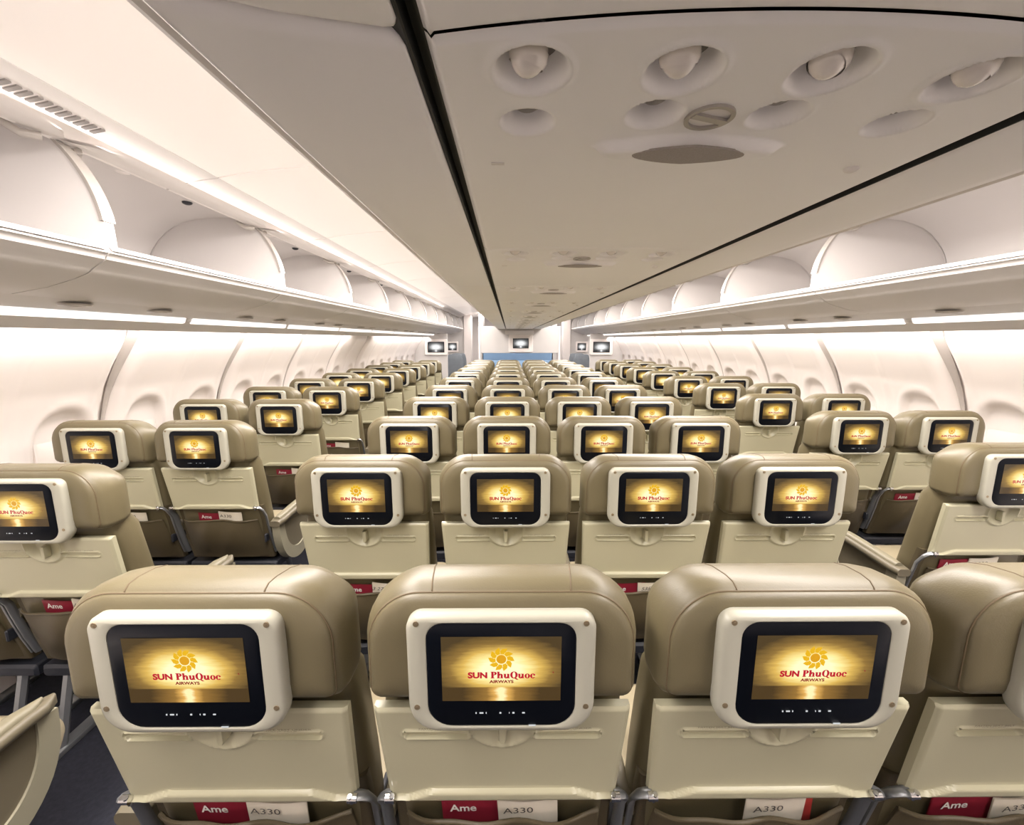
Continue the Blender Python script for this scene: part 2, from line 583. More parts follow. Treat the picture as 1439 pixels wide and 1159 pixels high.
def service_panel_meshes():
    D = {}
    LXS = (-.226, -.088, .047, .192)
    def arc(x, t):
        return -0.018 + 0.085 * (x + .02) ** 2 * 4
    def fn(u, v):
        x = (u - .5) * .632
        y = v * .846 + (arc(x, v))
        z = 0.0
        for i, lx in enumerate(LXS):
            e = sqrt((x - lx) ** 2 + ((y - .050 - .012 * (i == 3)) / 1.05) ** 2) / .034
            z += .026 * ss(1.04, .66, e) - .0028 * math.exp(-((e - 1.10) / .10) ** 2)
            e = sqrt((x - lx) ** 2 + (y - .128 - (.018 if i in (0, 3) else 0)) ** 2) / .031
            z += .027 * ss(1.0, .72, e) - .0015 * math.exp(-((e - 1.06) / .08) ** 2)
        ex = abs((x + .02) / .125)
        if ex < 1.3:
            w_ = .034 * max(0.0, 1 - ex ** 2) ** .8 + .0001
            e = abs(y - .205) / max(w_, .001)
            z -= .012 * ss(1.05, .45, e) * ss(1.0, .8, ex)
        z += .008 * (ss(.308, .316, abs(x)))
        if abs(x) < .31:
            z += .004 * (ss(.008, .0, v * .846) + ss(.838, .846, v * .846))
        return (x, y, z)
    D['panel'] = MB().grid(fn, 216, 250).mesh('service_panel', 'ceiling', 180)
    # the reading lamp: an eyeball with a cut face, slightly turned
    lm = MB().sphere((0, 0, .006), .0170, 18, 12, 0, 1.15)
    lm.loft([[(r * cos(a * pi / 10), r * sin(a * pi / 10), z) for a in range(20)] for r, z in ((.0150, .012), (.0182, .008), (.0182, .001), (.0160, -.004))], False, False)
    D['lamp'] = lm.mesh('reading_lamp', 'bulb', 40)
    vn = MB().loft([[(r * cos(a * pi / 10), r * sin(a * pi / 10), z) for a in range(20)] for r, z in ((.0165, .016), (.0150, .007), (.0105, .004), (.0085, .009), (.001, .012))], True, True)
    D['vent'] = vn.mesh('air_nozzle', 'trimgrey', 40)
    D['socket'] = MB().loft([[(r * cos(a * pi / 12), r * sin(a * pi / 12), z) for a in range(24)] for r, z in ((.0245, .026), (.0245, .0215), (.015, .0205), (.014, .026))], False, False).mesh('lamp_socket', 'ventgrey', 40)
    ns = MB().loft([[(r * cos(a * pi / 14), r * sin(a * pi / 14), z) for a in range(28)] for r, z in ((.0265, .001), (.0265, -.003), (.0215, -.003), (.0215, .0))], False, False, 1)
    ns.loft([[(r * cos(a * pi / 14), r * sin(a * pi / 14), z) for a in range(28)] for r, z in ((.0215, -.0002), (.001, -.0012))], False, True, 0)
    ca, sa = cos(.35), sin(.35)
    bar = [(-.022, -.0045), (.022, -.0045), (.022, .0045), (-.022, .0045)]
    ns.loft([[(p[0] * ca - p[1] * sa, p[0] * sa + p[1] * ca, z) for p in bar] for z in (-.0008, -.004)], False, True, 1)
    D['sign'] = ns.mesh('no_smoking_sign', ['binlight', 'trimgrey'], 40)
    spk = []
    for z, k in ((-.0105, 1.0), (-.0128, .98)):
        spk.append([(-.02 + k * .072 * cos(a * pi / 16), .203 + k * .0265 * sin(a * pi / 16) * (1 - .25 * abs(cos(a * pi / 16))), z) for a in range(32)])
    D['speaker'] = MB().loft(spk, True, True).mesh('speaker_grille', 'speaker', 40)
    D['knob'] = MB().sphere((.245, .278, 0), .010, 12, 8, 0, .6).mesh('indicator_lamp', 'binlight', 180)
    lab = MB().box((-.262, .262, -.0012), (.018, .006, .0012)).mesh('rating_label', 'binlight', 0)
    D['label'] = lab
    return D, LXS


ORD = ['first', 'second', 'third', 'fourth', 'fifth', 'sixth', 'seventh', 'eighth', 'ninth', 'tenth', 'eleventh', 'twelfth', 'thirteenth', 'fourteenth', 'fifteenth', 'sixteenth']
SP, LXS = service_panel_meshes()
npan = 0
for k in range(-3, 12):
    y = .392 + .85 * k
    if y > 10.2:
        break
    if k < 0:
        lab = 'white ceiling service panel over the middle block, behind the photographer, number %d back' % (-k)
        if k < -1:
            continue
        lab = 'plain edge of the white service panel at the top of the photo, nearest overhead'
    else:
        lab = 'white overhead service panel with reading lamps above the middle seats, %s from the near end' % ORD[k]
    t = thing('service_panel', lab, 'service panel', (0, y, Zc(PSUZ)), 'service panels over the middle seats')
    obj('panel', SP['panel'], t)
    for i, lx in enumerate(LXS):
        a = obj('reading_lamp', SP['lamp'], t, (lx - .004, .048 + .012 * (i == 3), .007))
        a.rotation_euler = (.30, .30 * (-1) ** i, .5 * i)
        obj('lamp_socket', SP['socket'], t, (lx, .050 + .012 * (i == 3), 0))
        obj('air_nozzle', SP['vent'], t, (lx, .128 + (.018 if i in (0, 3) else 0), .010))
    obj('no_smoking_sign', SP['sign'], t, (-.026, .132, 0))
    obj('speaker_grille', SP['speaker'], t)
    obj('indicator_lamp', SP['knob'], t)
    obj('rating_label', SP['label'], t)

# black rubber channels either side of the service panels
for sgn, n in ((-1, 3), (1, 4)):
    ch = [(.306, .252), (.306, .275), (.345, .275), (.345, .250), (.331, .2405), (.329, .2405), (.329, .262), (.318, .262), (.318, .2475), (.314, .2475)]
    obj('trim_%d' % n, extrude_y([(sgn * p[0], Zc(p[1])) for p in ch], Y0, 10.45, closed=True, caps=True).mesh('gap_channel', 'slot', 0), kind='structure')

obj('trim_8', MB().box((0, (Y0 + 10.45) / 2, Zc(.283)), (.66, 10.45 - Y0, .012)).mesh('seam_light_block', 'slot', 0), kind='structure')  # dark plate added above the panels to stop light leaking through their seams

# centre bins: each has a belly with rounded long edges; their joints are deep curved seams
def bin_half(sgn, ln):
    prof = [(.332, .252), (.3325, .243), (.336, .2390), (.344, .238), (.42, .238), (.48, .2385), (.508, .2410), (.520, .2480), (.528, .262), (.545, .31), (.575, .42), (.590, .55), (.592, .72), (.50, .74), (.36, .74), (.34, .30)]
    mb = MB()
    rings = []
    for ye, ins in ((0.0, .010), (.004, .004), (.014, 0.0), (ln - .014, 0.0), (ln - .004, .004), (ln, .010)):
        ring = []
        for (x, z) in prof:
            cx, cz = .46, .45
            l = sqrt((x - cx) ** 2 + (z - cz) ** 2)
            bow = -.050 * ((x - .332) / .19) ** 1.5 if x < .522 else -.050
            ring.append((sgn * (x + (cx - x) / l * ins), ye + bow, Zc(z + (cz - z) / l * ins)))
        rings.append(ring)
    return mb.loft(rings, True, True)


BH = {s: bin_half(s, 1.695).mesh('centre_bin_shell', 'ceiling', 50) for s in (-1, 1)}
ET = {}
for s in (-1, 1):
    pr = [(.516, .2435), (.523, .2475), (.531, .262), (.536, .262), (.530, .2455), (.520, .240)]
    ET[s] = extrude_y([(s * p[0], Zc(p[1])) for p in pr], -.04, 1.645, closed=True, caps=True).mesh('bin_edge_strip', 'binlight', 40)
for k in range(-1, 6):
    for s, sn in ((-1, 'left'), (1, 'right')):
        o = thing('centre_bin', 'closed white centre bin, %s side of the service panels, %s' % (sn, 'at the photo top edge' if k < 0 else ORD[k + 1] + ' from the near end'), 'overhead bin',
                  (0, .400 + 1.70 * k, 0), 'centre overhead bins', BH[s])
        obj('edge_strip', ET[s], o)

# ------------------------------------------------------------------ open side bins
BL = 1.165


def side_bin_meshes(sgn):
    X = lambda p: (sgn * p[0], Zr(p[1]))
    D = {}
    shell = [(1.622, .288), (1.617, .283), (1.617, .279), (1.626, .274), (1.632, .265), (1.634, .258), (1.646, .250), (1.664, .239), (1.682, .2275), (1.688, .2225), (1.694, .2165), (1.706, .2095), (1.75, .192), (1.85, .163), (1.98, .140),
             (2.10, .17), (2.42, .22), (2.47, .33), (2.45, .52), (2.25, .70), (1.90, .735), (1.765, .665),
             (1.772, .652), (1.90, .715), (2.22, .68), (2.40, .51), (2.42, .36), (2.36, .29), (2.2, .268), (1.72, .262), (1.66, .272), (1.632, .300), (1.627, .298)]
    def chaikin(p, n=2):
        for _ in range(n):
            q = [p[0]]
            for a, b in zip(p, p[1:]):
                q += [(a[0] * .75 + b[0] * .25, a[1] * .75 + b[1] * .25), (a[0] * .25 + b[0] * .75, a[1] * .25 + b[1] * .75)]
            p = q + [p[-1]]
        return p
    shell = shell[:18] + chaikin(shell[18:-3]) + shell[-3:]
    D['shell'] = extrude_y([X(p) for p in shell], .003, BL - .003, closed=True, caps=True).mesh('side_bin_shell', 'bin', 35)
    div = [(1.750, .645), (1.715, .605), (1.682, .555), (1.655, .50), (1.636, .44), (1.626, .38), (1.624, .305), (1.70, .262), (2.30, .262), (2.42, .36), (2.40, .51), (2.22, .68), (1.90, .715)]
    div = chaikin(div[:7], 2) + chaikin(div[7:], 2)
    D['divider'] = extrude_y([X(p) for p in div], -.018, .018, closed=True, caps=True).mesh('bin_divider', 'bin', 30)
    ne = 22
    ed = div[:ne] + [(p[0] + .014, p[1] + .002) for p in reversed(div[:ne])]
    ed = [(p[0] - .004, p[1]) for p in ed]
    D['edge'] = extrude_y([X(p) for p in ed], -.024, .024, closed=True, caps=True).mesh('divider_edge', 'trimgrey', 30)
    # raised door: a thin curved leaf with rounded free corners, tipped up under the aisle ceiling
    def door(u, v, off):
        t = u
        px = [(1.80, .700), (1.76, .664), (1.70, .651), (1.66, .650), (1.63, .655)]
        f = t * (len(px) - 1)
        i = min(int(f), len(px) - 2)
        g = f - i
        x = px[i][0] + (px[i + 1][0] - px[i][0]) * g
        z = px[i][1] + (px[i + 1][1] - px[i][1]) * g
        e = max(0.0, t - .35) / .65
        half = BL / 2 - .012 - .13 * e ** 2.2
        return (sgn * x, BL / 2 + (v - .5) * 2 * half, Zr(z + off - .012))
    mb = MB()
    mb.grid(lambda u, v: door(u, v, 0), 12, 16).grid(lambda u, v: door(u, v, .010), 12, 16)
    D['door'] = mb.mesh('bin_door', 'binlight', 60)
    # striker plate on the lip, hinge arm and damper hole
    D['latch'] = MB().box((sgn * 1.6185, BL / 2 - .03, Zr(.2895)), (.010, .085, .007)).box((sgn * 1.6185, BL / 2 + .06, Zr(.2895)), (.010, .05, .007)).mesh('latch_plate', 'metal', 0)
    D['lip'] = extrude_y([X(p) for p in ((1.630, .301), (1.622, .297), (1.6155, .288), (1.612, .288), (1.619, .302), (1.629, .306))], .010, BL - .010, closed=True, caps=True).mesh('bin_lip', 'binlight', 30)
    hg = MB().tube([(sgn * 1.80, BL - .10, Zr(.655)), (sgn * 1.765, BL - .085, Zr(.628)), (sgn * 1.735, BL - .05, Zr(.632))], .014, 6)
    D['hinge'] = hg.mesh('door_hinge', 'trimgrey', 60)
    hg = MB().tube([(sgn * 1.80, .12, Zr(.655)), (sgn * 1.77, .10, Zr(.628)), (sgn * 1.735, .07, Zr(.635))], .012, 6)
    D['hinge2'] = hg.mesh('door_hinge', 'trimgrey', 60)
    D['hole'] = MB().sphere((sgn * 1.93, BL - .30, Zr(.700)), .024, 12, 6, 0, .5).mesh('damper_cap', 'dark', 180)
    D['lamp'] = MB().sphere((sgn * 1.90, .45, Zr(.708)), .035, 12, 6, 0, .35).mesh('bin_button', 'binlight', 180)
    return D


for sgn, sn in ((-1, 'left'), (1, 'right')):
    D = side_bin_meshes(sgn)
    for k in range(-2, 11):
        y = 1.57 + BL * (k - 1)
        if y < Y0 or y > 12.3:
            continue
        nm = ORD[k + 2]
        o = thing('overhead_bin', 'open empty side bin above the %s window seats, %s from the near end' % (sn, nm), 'overhead bin', (0, y, 0), 'open side bins, %s row' % sn)
        obj('bin_shell', D['shell'], o)
        dv = obj('divider', D['divider'], o, (0, .025, 0))
        obj('divider_edge', D['edge'], dv)
        if y > 11.1:
            dv = obj('divider', D['divider'], o, (0, BL - .02, 0))
        obj('bin_door', D['door'], o)
        lp = obj('bin_lip', D['lip'], o)
        obj('latch_plate', D['latch'], lp)
        obj('door_hinge', D['hinge'], o)
        obj('door_hinge', D['hinge2'], o)
        obj('damper_cap', D['hole'], o)
        obj('lamp_button', D['lamp'], o)

# ------------------------------------------------------------------ far end: bulkheads, monitors, blue partition
def bulk(name, x0, x1, z0, z1, y, m, th=.05):
    return obj(name, MB().box(((x0 + x1) / 2, y + th / 2, (z0 + z1) / 2), (abs(x1 - x0), th, z1 - z0), 0, .008).mesh(name, m, 30), kind='structure')


def wall_monitor(x, y, z, w, h, label, inset=.26):
    t = thing('wall_monitor', label, 'monitor', (x, y, z - h / 2), 'monitors on the far bulkheads')
    rings = [[(p[0], yy, p[1] + h / 2) for p in rrect(w - 2 * i, h - 2 * i, .03, 4)] for yy, i in ((0, 0), (-.04, 0), (-.05, .012))]
    obj('monitor_case', MB().loft(rings).mesh('monitor_case', 'wall', 30), t)
    sw, sh = w * (1 - inset * 1.35), h * (1 - inset * 1.7)
    d = MB().add([(-sw / 2, -.0525, h / 2 - sh / 2), (sw / 2, -.0525, h / 2 - sh / 2), (sw / 2, -.0525, h / 2 + sh / 2), (-sw / 2, -.0525, h / 2 + sh / 2)], [(0, 1, 2, 3)])
    obj('black_panel', MB().box((0, -.0505, h / 2), (sw * 1.08, .003, sh * 1.14)).mesh('black_panel', 'black', 0), t)
    me = d.mesh('far_display', 'screen_far', 0, False)
    ul = me.uv_layers.new(name='UVMap')
    for l, c in zip(ul.data, ((0, 0), (1, 0), (1, 1), (0, 1))):
        l.uv = c
    obj('display', me, t)


# hanging panel over the middle block and the low blue partition
bulk('wall_partition', -.93, .93, 1.27, 1.90, 10.5, 'bulkhead')
bulk('wall_partition_blue', -.97, .97, 0.0, 1.10, 10.3, 'blue', .06)
bulk('trim_5', -.98, -.93, .0, 1.90, 10.48, 'binlight')
bulk('trim_6', .93, .98, .0, 1.90, 10.48, 'binlight')
bulk('wall_curtain', -1.02, 1.02, 0.0, 1.75, 12.6, 'blue', .04)
bulk('trim_7', -.34, .34, 1.70, 1.80, 10.40, 'binlight')
wall_monitor(0.03, 10.46, 1.50, .58, .42, 'white framed monitor hung over the middle aisle block on the far partition', .30)
for sgn, sn in ((-1, 'left'), (1, 'right')):
    a, b = sgn * 2.66, sgn * 1.82
    bulk('wall_bulkhead_' + sn, min(a, b), max(a, b), 0, 1.74, 11.2, 'bulkhead')
    wall_monitor(sgn * 2.10, 11.19, 1.40, .58, .40, 'white framed monitor on the %s bulkhead beside the windows' % sn, .24)
    a, b = sgn * 1.62, sgn * 1.40
    bulk('wall_column_' + sn, min(a, b), max(a, b), 0, 2.33, 13.4, 'wall', .5)
    a, b = sgn * 2.7, sgn * 1.62
    bulk('wall_far_' + sn, min(a, b), max(a, b), 0, 2.33, 13.5, 'bulkhead')
    wall_monitor(sgn * 1.98, 13.49, 1.37, .36, .32, 'smaller framed monitor deeper in the cabin past the %s bulkhead' % sn, .24)
    a, b = sgn * 1.12, sgn * .98
    bulk('wall_galley_' + sn, min(a, b), max(a, b), 0, 2.3, 12.6, 'bulkhead', .6)
    for i in range(2):
        s = MB()
        rings = []
        for z, w_, d in ((.45, .46, .14), (.75, .47, .14), (1.05, .44, .12), (1.18, .38, .08), (1.20, .30, .04)):
            rings.append([(p[0], p[1], z) for p in rrect(w_, d, .04, 4)])
        s.loft(rings)
        s.box((0, .30, .40), (.46, .60, .14), 0, .03)
        s.box((0, .30, .165), (.36, .40, .33), 0, .01)
        o = thing('far_seat', 'dark grey cabin seat past the %s bulkhead, %s of two in the aisle gap' % (sn, 'nearer' if i == 0 else 'farther'), 'seat', (sgn * 1.70, 11.75 + .8 * i, 0), None, s.mesh('far_seat', 'seatfar', 40))

# ------------------------------------------------------------------ the seat
ZI = EYE - .539                # height of the screen centre
MESH = {}


def P3(pts, y, dz=0.0):
    return [(p[0], y, p[1] + dz) for p in pts]


def head_ring(y, ins, bulge=0.0):
    """headrest outline, inset by ins"""
    w_, h = .484 - 2 * ins, .226 - 2 * ins
    ring = []
    for (x, z) in rrect(w_, h, max(.095 - ins * .6, .02), 9, max(.022 - ins * .4, .006)):
        k = 1.0 - .035 * max(0, z) / .113          # a little narrower at the top
        zz = z - .006 * math.exp(-(x / .09) ** 2) * (1 if z > .08 else 0)
        zz -= .16 * max(0.0, y - .03) * ss(.03, .09, z)
        ring.append((x * k, y, ZI + .017 + zz))
    return ring


def build_seat_meshes():
    # headrest: rear panel, stitched edge, wrapped sides and crown
    mb = MB()
    layers = ((.012, .13), (.004, .09), (0.003, .05), (.006, .028), (.011, .017), (.0165, .0135), (.019, .0145), (.022, .0105), (.032, .004), (.055, 0.0), (.095, 0.0), (.125, .006), (.145, .022), (.155, .05), (.158, .09))
    mb.loft([head_ring(y, i) for y, i in layers])
    MESH['headrest'] = mb.mesh('headrest', 'leather', 180)
    sm = MB()
    ring = head_ring(.0178, .0132)
    n = len(ring)
    ring = [p for p in ring]
    sm.tube(ring, .0017, 5, 0, True)
    for s in (-1, 1):
        pts = []
        for (y, i) in layers[6:13]:
            z = ZI + .017 + .113 - i - .16 * max(0.0, y - .03)
            x = s * (.118 + .10 * (y - .019))
            pts.append((x, y, z - .0008))
        sm.tube(pts, .0016, 5)
    MESH['seam'] = sm.mesh('headrest_seam', 'seam', 180)
    # backrest shell below and in front of the headrest
    mb = MB()
    rings = []
    for z, w_, y0, y1, r in ((-.075, .455, .060, .155, .045), (-.12, .470, .062, .185, .05), (-.22, .478, .080, .200, .05), (-.36, .480, .106, .225, .05), (-.50, .470, .130, .255, .05), (-.62, .45, .150, .285, .05)):
        rings.append([(p[0], (y0 + y1) / 2 + p[1], ZI + z) for p in rrect(w_, y1 - y0, r, 5)])
    MESH['backrest'] = mb.loft(rings).mesh('backrest', 'leather', 60)
    # seat cushion
    mb = MB()
    rings = []
    for y, w_, h in ((.23, .40, .08), (.24, .45, .11), (.30, .462, .125), (.52, .462, .13), (.60, .45, .12), (.63, .42, .08)):
        rings.append([(p[0], y, .415 + p[1]) for p in rrect(w_, h, .035, 4)])
    MESH['cushion'] = mb.loft(rings).mesh('seat_cushion', 'cushion', 60)
    # frame: spar, two legs
    MESH['spar'] = MB().box((0, .32, .31), (.50, .30, .05), 0, .01).mesh('seat_spar', 'dark', 30)
    mb = MB()
    mb.tube([(0, .20, .30), (0, .16, .16), (0, .12, .015)], .018, 6).tube([(0, .44, .30), (0, .46, .015)], .018, 6).box((0, .29, .012), (.05, .44, .024), 0, .004)
    MESH['leg'] = mb.mesh('seat_leg', 'metal', 50)
    # monitor case: ivory frame proud of the headrest
    def mo(ins, rt=.026, rb=.052):
        r = []
        for (x, z) in rrect(.314 - 2 * ins, .219 - 2 * ins, max(rt - ins, .004), 7, max(rb - ins, .004)):
            r.append((x, z))
        return r
    mb = MB()
    cz = ZI - .014
    rings = [P3(mo(.004), .014, cz), P3(mo(0), .004, cz), P3(mo(0), -.010, cz), P3(mo(.003), -.0155, cz), P3(mo(.008), -.018, cz)]
    inner = lambda k: [(p[0], p[1]) for p in rrect(.250 - 2 * k, .195 - 2 * k, .028, 7, .040)]
    rings += [P3(inner(-.001), -.0185, ZI - .0135), P3(inner(.001), -.0172, ZI - .0135), P3(inner(.002), -.012, ZI - .0135)]
    MESH['monitor'] = mb.loft(rings).mesh('monitor_case', 'bezel', 35)
    bl = MB().loft([P3(inner(.0015), -.012, ZI - .0135), P3(inner(.0015), -.0165, ZI - .0135), P3(inner(.004), -.0182, ZI - .0135)])
    MESH['black'] = bl.mesh('black_panel', 'black', 35)
    sw, sh = .0990, .0597
    y = -.0190
    d = MB().add([(-sw, y, ZI - sh), (sw, y, ZI - sh), (sw, y, ZI + sh), (-sw, y, ZI + sh)], [(0, 1, 2, 3)])
    me = d.mesh('display', 'screen', 0, False)
    ul = me.uv_layers.new(name='UVMap')
    for l, c in zip(ul.data, ((0, 0), (1, 0), (1, 1), (0, 1))):
        l.uv = c
    MESH['display'] = me
    # sun emblem: ten swept petals round a disc
    mb = MB()
    cx, cz, y = 0.0, ZI + .0185, -.01945
    for k in range(10):
        a = 2 * pi * k / 10 + .1
        pts = []
        for (r, da) in ((.0100, -.34), (.0150, -.34), (.0190, -.12), (.0220, .24), (.0165, .30), (.0130, .22), (.0100, .22)):
            pts.append((cx + r * cos(a - da), y, cz + r * sin(a - da)))
        mb.add(pts, [tuple(range(len(pts)))])
    n = 20
    pts = [(cx + .0082 * cos(2 * pi * k / n), y, cz + .0082 * sin(2 * pi * k / n)) for k in range(n)]
    mb.add(pts, [tuple(range(n))], 1)
    MESH['emblem'] = mb.mesh('sun_emblem', ['gold', 'goldcore'], 0, False)
    MESH['word'] = lettering()
    # control glyphs along the lower black border, and the small catch under the screen
    mb = MB()
    zb = ZI - .0835
    for x, w_ in ((-.043, .002), (-.034, .0065), (-.026, .0015), (-.002, .003), (.013, .001), (.020, .0035), (.037, .0045)):
        mb.box((x, -.0186, zb), (w_, .0006, .0026 if w_ < .004 else .0022))
    mb.box((.052, -.0186, ZI - .108), (.012, .0006, .0022))
    MESH['buttons'] = mb.mesh('control_buttons', 'glyph', 0)
    mb = MB().disc((0, 0), .0048, .0048, -.0192, -.016, 12)
    mb.disc((0, 0), .0018, .0018, -.0197, -.0190, 6)
    MESH['screw'] = mb.mesh('bezel_screw', 'screw', 30)
    # tray table: a moulded leaf with two label grooves, a latch bowl and a rolled lower lip
    TZ0, TZ1, TY0, TY1 = -.127, -.366, .034, .074
    def tray(u, v):
        hw = .236 - .010 * v
        # rounded lower corners
        x = (u - .5) * 2 * hw
        z = TZ0 + (TZ1 - TZ0) * v
        y = TY0 + (TY1 - TY0) * v
        d = 0.0
        for sx in (-1, 1):
            cxg, hwg = sx * .121, .062
            dx = max(0, abs(x - cxg) - hwg + .008)
            dz = (z + .190)
            e = sqrt(dx * dx + dz * dz) / .0095
            d += .006 * ss(1.0, .75, e) - .0036 * math.exp(-((e - 1.1) / .16) ** 2)
        e = sqrt((x / .060) ** 2 + ((z + .160) / .056) ** 2)
        if z < -.128:
            d += .013 * ss(1.0, .60, e) - .005 * math.exp(-((e - 1.06) / .08) ** 2)
        # lower lip: an arch that rolls forward
        b = (z - TZ1)
        arch = .006 + .019 * ss(.20, .13, abs(x))
        d -= .010 * ss(arch + .003, arch - .004, b)
        # side edges and top edge soften
        d += .006 * ss(hw - .008, hw, abs(x)) + .005 * ss(TZ0 - .006, TZ0, z) + .004 * ss(.004, 0, b)
        d -= .002 * ss(.19, .21, abs(x)) * 0
        return (x, y + d, ZI + z)
    mb = MB()
    NU, NV = 120, 72
    mb.grid(tray, NU, NV)
    # back and rim
    back = lambda u, v: (tray(u, v)[0], TY0 + (TY1 - TY0) * v + .022, tray(u, v)[2])
    edge = [(i / NU, 0) for i in range(NU)] + [(1, j / NV) for j in range(NV)] + [(1 - i / NU, 1) for i in range(NU)] + [(0, 1 - j / NV) for j in range(NV)]
    mb.loft([[tray(*e) for e in edge], [back(*e) for e in edge]], False, True)
    MESH['tray'] = mb.mesh('tray_table', 'cream', 50)
    mb = MB()
    la = [(-.007, .0), (.007, .0), (.0075, -.036), (.004, -.042), (-.004, -.042), (-.0075, -.036)]
    mb.loft([[(p[0] * k, y_, ZI - .158 + p[1] + .10 * 0 * y_) for p in la] for y_, k in ((.054, 1.1), (.036, 1.0), (.033, .7))])
    MESH['latch'] = mb.mesh('tray_latch', 'cream', 40)
    MESH['print_l'] = text_mesh('tray_placard', 'FASTEN SEAT BELT\nWHILE SEATED', .075, .0095, 'greyprint')
    MESH['print_r'] = text_mesh('tray_placard', 'LIFE VEST UNDER\nYOUR SEAT', .085, .0095, 'greyprint')
    # hinge arms from the tray's lower corners to the seat base
    for s in (-1, 1):
        mb = MB()
        mb.tube([(s * .222, .072, ZI - .358), (s * .236, .074, ZI - .360), (s * .246, .088, ZI - .380), (s * .2475, .112, ZI - .42), (s * .2475, .130, ZI - .50), (s * .2475, .150, ZI - .58), (s * .2475, .175, ZI - .66)], .0125, 8, 0, False, .55)
        MESH['arm%d' % s] = mb.mesh('tray_arm', 'metal', 60)
        mb = MB()
        mb.tube([(s * .214, .064, ZI - .356), (s * .232, .064, ZI - .356)], .0085, 10)
        mb.tube([(s * .219, .060, ZI - .346), (s * .219, .068, ZI - .370)], .005, 8)
        MESH['pin%d' % s] = mb.mesh('tray_pin', 'chrome', 40)
    # literature pocket: slack leather with a stitched upper hem
    def pock(u, v):
        x = (u - .5) * 2
        hw = .200 + .018 * v
        z = -.440 - .245 * v + .006 * cos(x * 4) * (1 - v)
        bul = (1 - abs(x) ** 3) * (.030 + .020 * sin(pi * min(1, v * 1.1)))
        y = .108 + .07 * v - bul + .004 * sin(9 * x + 5 * v) * (1 - v * .5)
        return (x * hw, y, ZI + z)
    mb = MB().grid(pock, 24, 12)
    mb.grid(lambda u, v: (pock(u, v)[0], pock(u, v)[1] + .006, pock(u, v)[2]), 24, 12)
    mb.tube([pock(i / 24, 0) for i in range(25)], .005, 6)
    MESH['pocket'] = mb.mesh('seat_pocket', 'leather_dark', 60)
    # lower rear cover, knees of the seat
    mb = MB()
    rings = []
    for z, y_ in ((-.36, .108), (-.45, .128), (-.58, .150), (-.70, .18)):
        rings.append([(p[0], y_ + .02 + p[1], ZI + z) for p in rrect(.468, .04, .012, 3)])
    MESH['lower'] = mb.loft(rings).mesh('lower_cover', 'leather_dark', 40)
    # armrests
    def pad(w_, y0, y1, z, tip):
        mb = MB()
        rings = []
        n = 10
        for i in range(n + 1):
            t = i / n
            y_ = y0 + (y1 - y0) * t
            k = 1.0
            if t > .8:
                k = sqrt(max(0.02, 1 - ((t - .8) / .2) ** 2 * .97))
            if t < .08:
                k = .8 + .2 * t / .08
            zz = z + tip * sin(pi * t * .5) - .012 * ss(.75, 1, t)
            rings.append([(p[0], y_, zz + p[1]) for p in rrect(w_ * k, .034, .015, 4)])
        return mb.loft(rings)
    MESH['midarm'] = pad(.036, .13, .52, .585, .012).mesh('armrest_pad', 'armgrey', 50)
    MESH['aislepad'] = pad(.074, .12, .555, .585, .012).mesh('armrest_pad', 'armgrey', 50)
    MESH['aislecap'] = pad(.044, .15, .525, .600, .012).mesh('armrest_inlay', 'armtop', 50)
    # aisle side panel: a cream U that hangs from the front and back of the arm
    out, inn = [], []
    for k in range(25):
        a = pi * k / 24
        out.append((.335 + .205 * cos(a), .57 - .27 * sin(a) ** .8))
        inn.append((.335 + .150 * cos(a), .575 - .205 * sin(a) ** .8))
    ringp = out + list(reversed(inn))
    mb = MB()
    m_ = len(out)
    for xs in (-.022, .022):
        base = len(mb.v)
        mb.v += [(xs, p[0], p[1]) for p in ringp]
        for i in range(m_ - 1):
            a, b = base + i, base + i + 1
            c, d_ = base + 2 * m_ - 2 - i, base + 2 * m_ - 1 - i
            mb.f.append((a, b, c, d_))
            mb.mi.append(0)
    N2 = 2 * m_
    for i in range(N2):
        j = (i + 1) % N2
        mb.f.append((i, j, N2 + j, N2 + i))
        mb.mi.append(0)
    MESH['aisleside'] = mb.mesh('arm_side_panel', 'shroud', 40)
    ins = MB().loft([[(xs, p[0], p[1]) for p in inn] for xs in (-.015, .015)])
    MESH['arminset'] = ins.mesh('arm_inset_panel', 'armgrey', 30)
    # belt buckle tongue hanging in the gap
    MESH['belt'] = MB().box((.225, .20, .50), (.012, .16, .045), 0, .004).mesh('seat_belt', 'dark', 30)


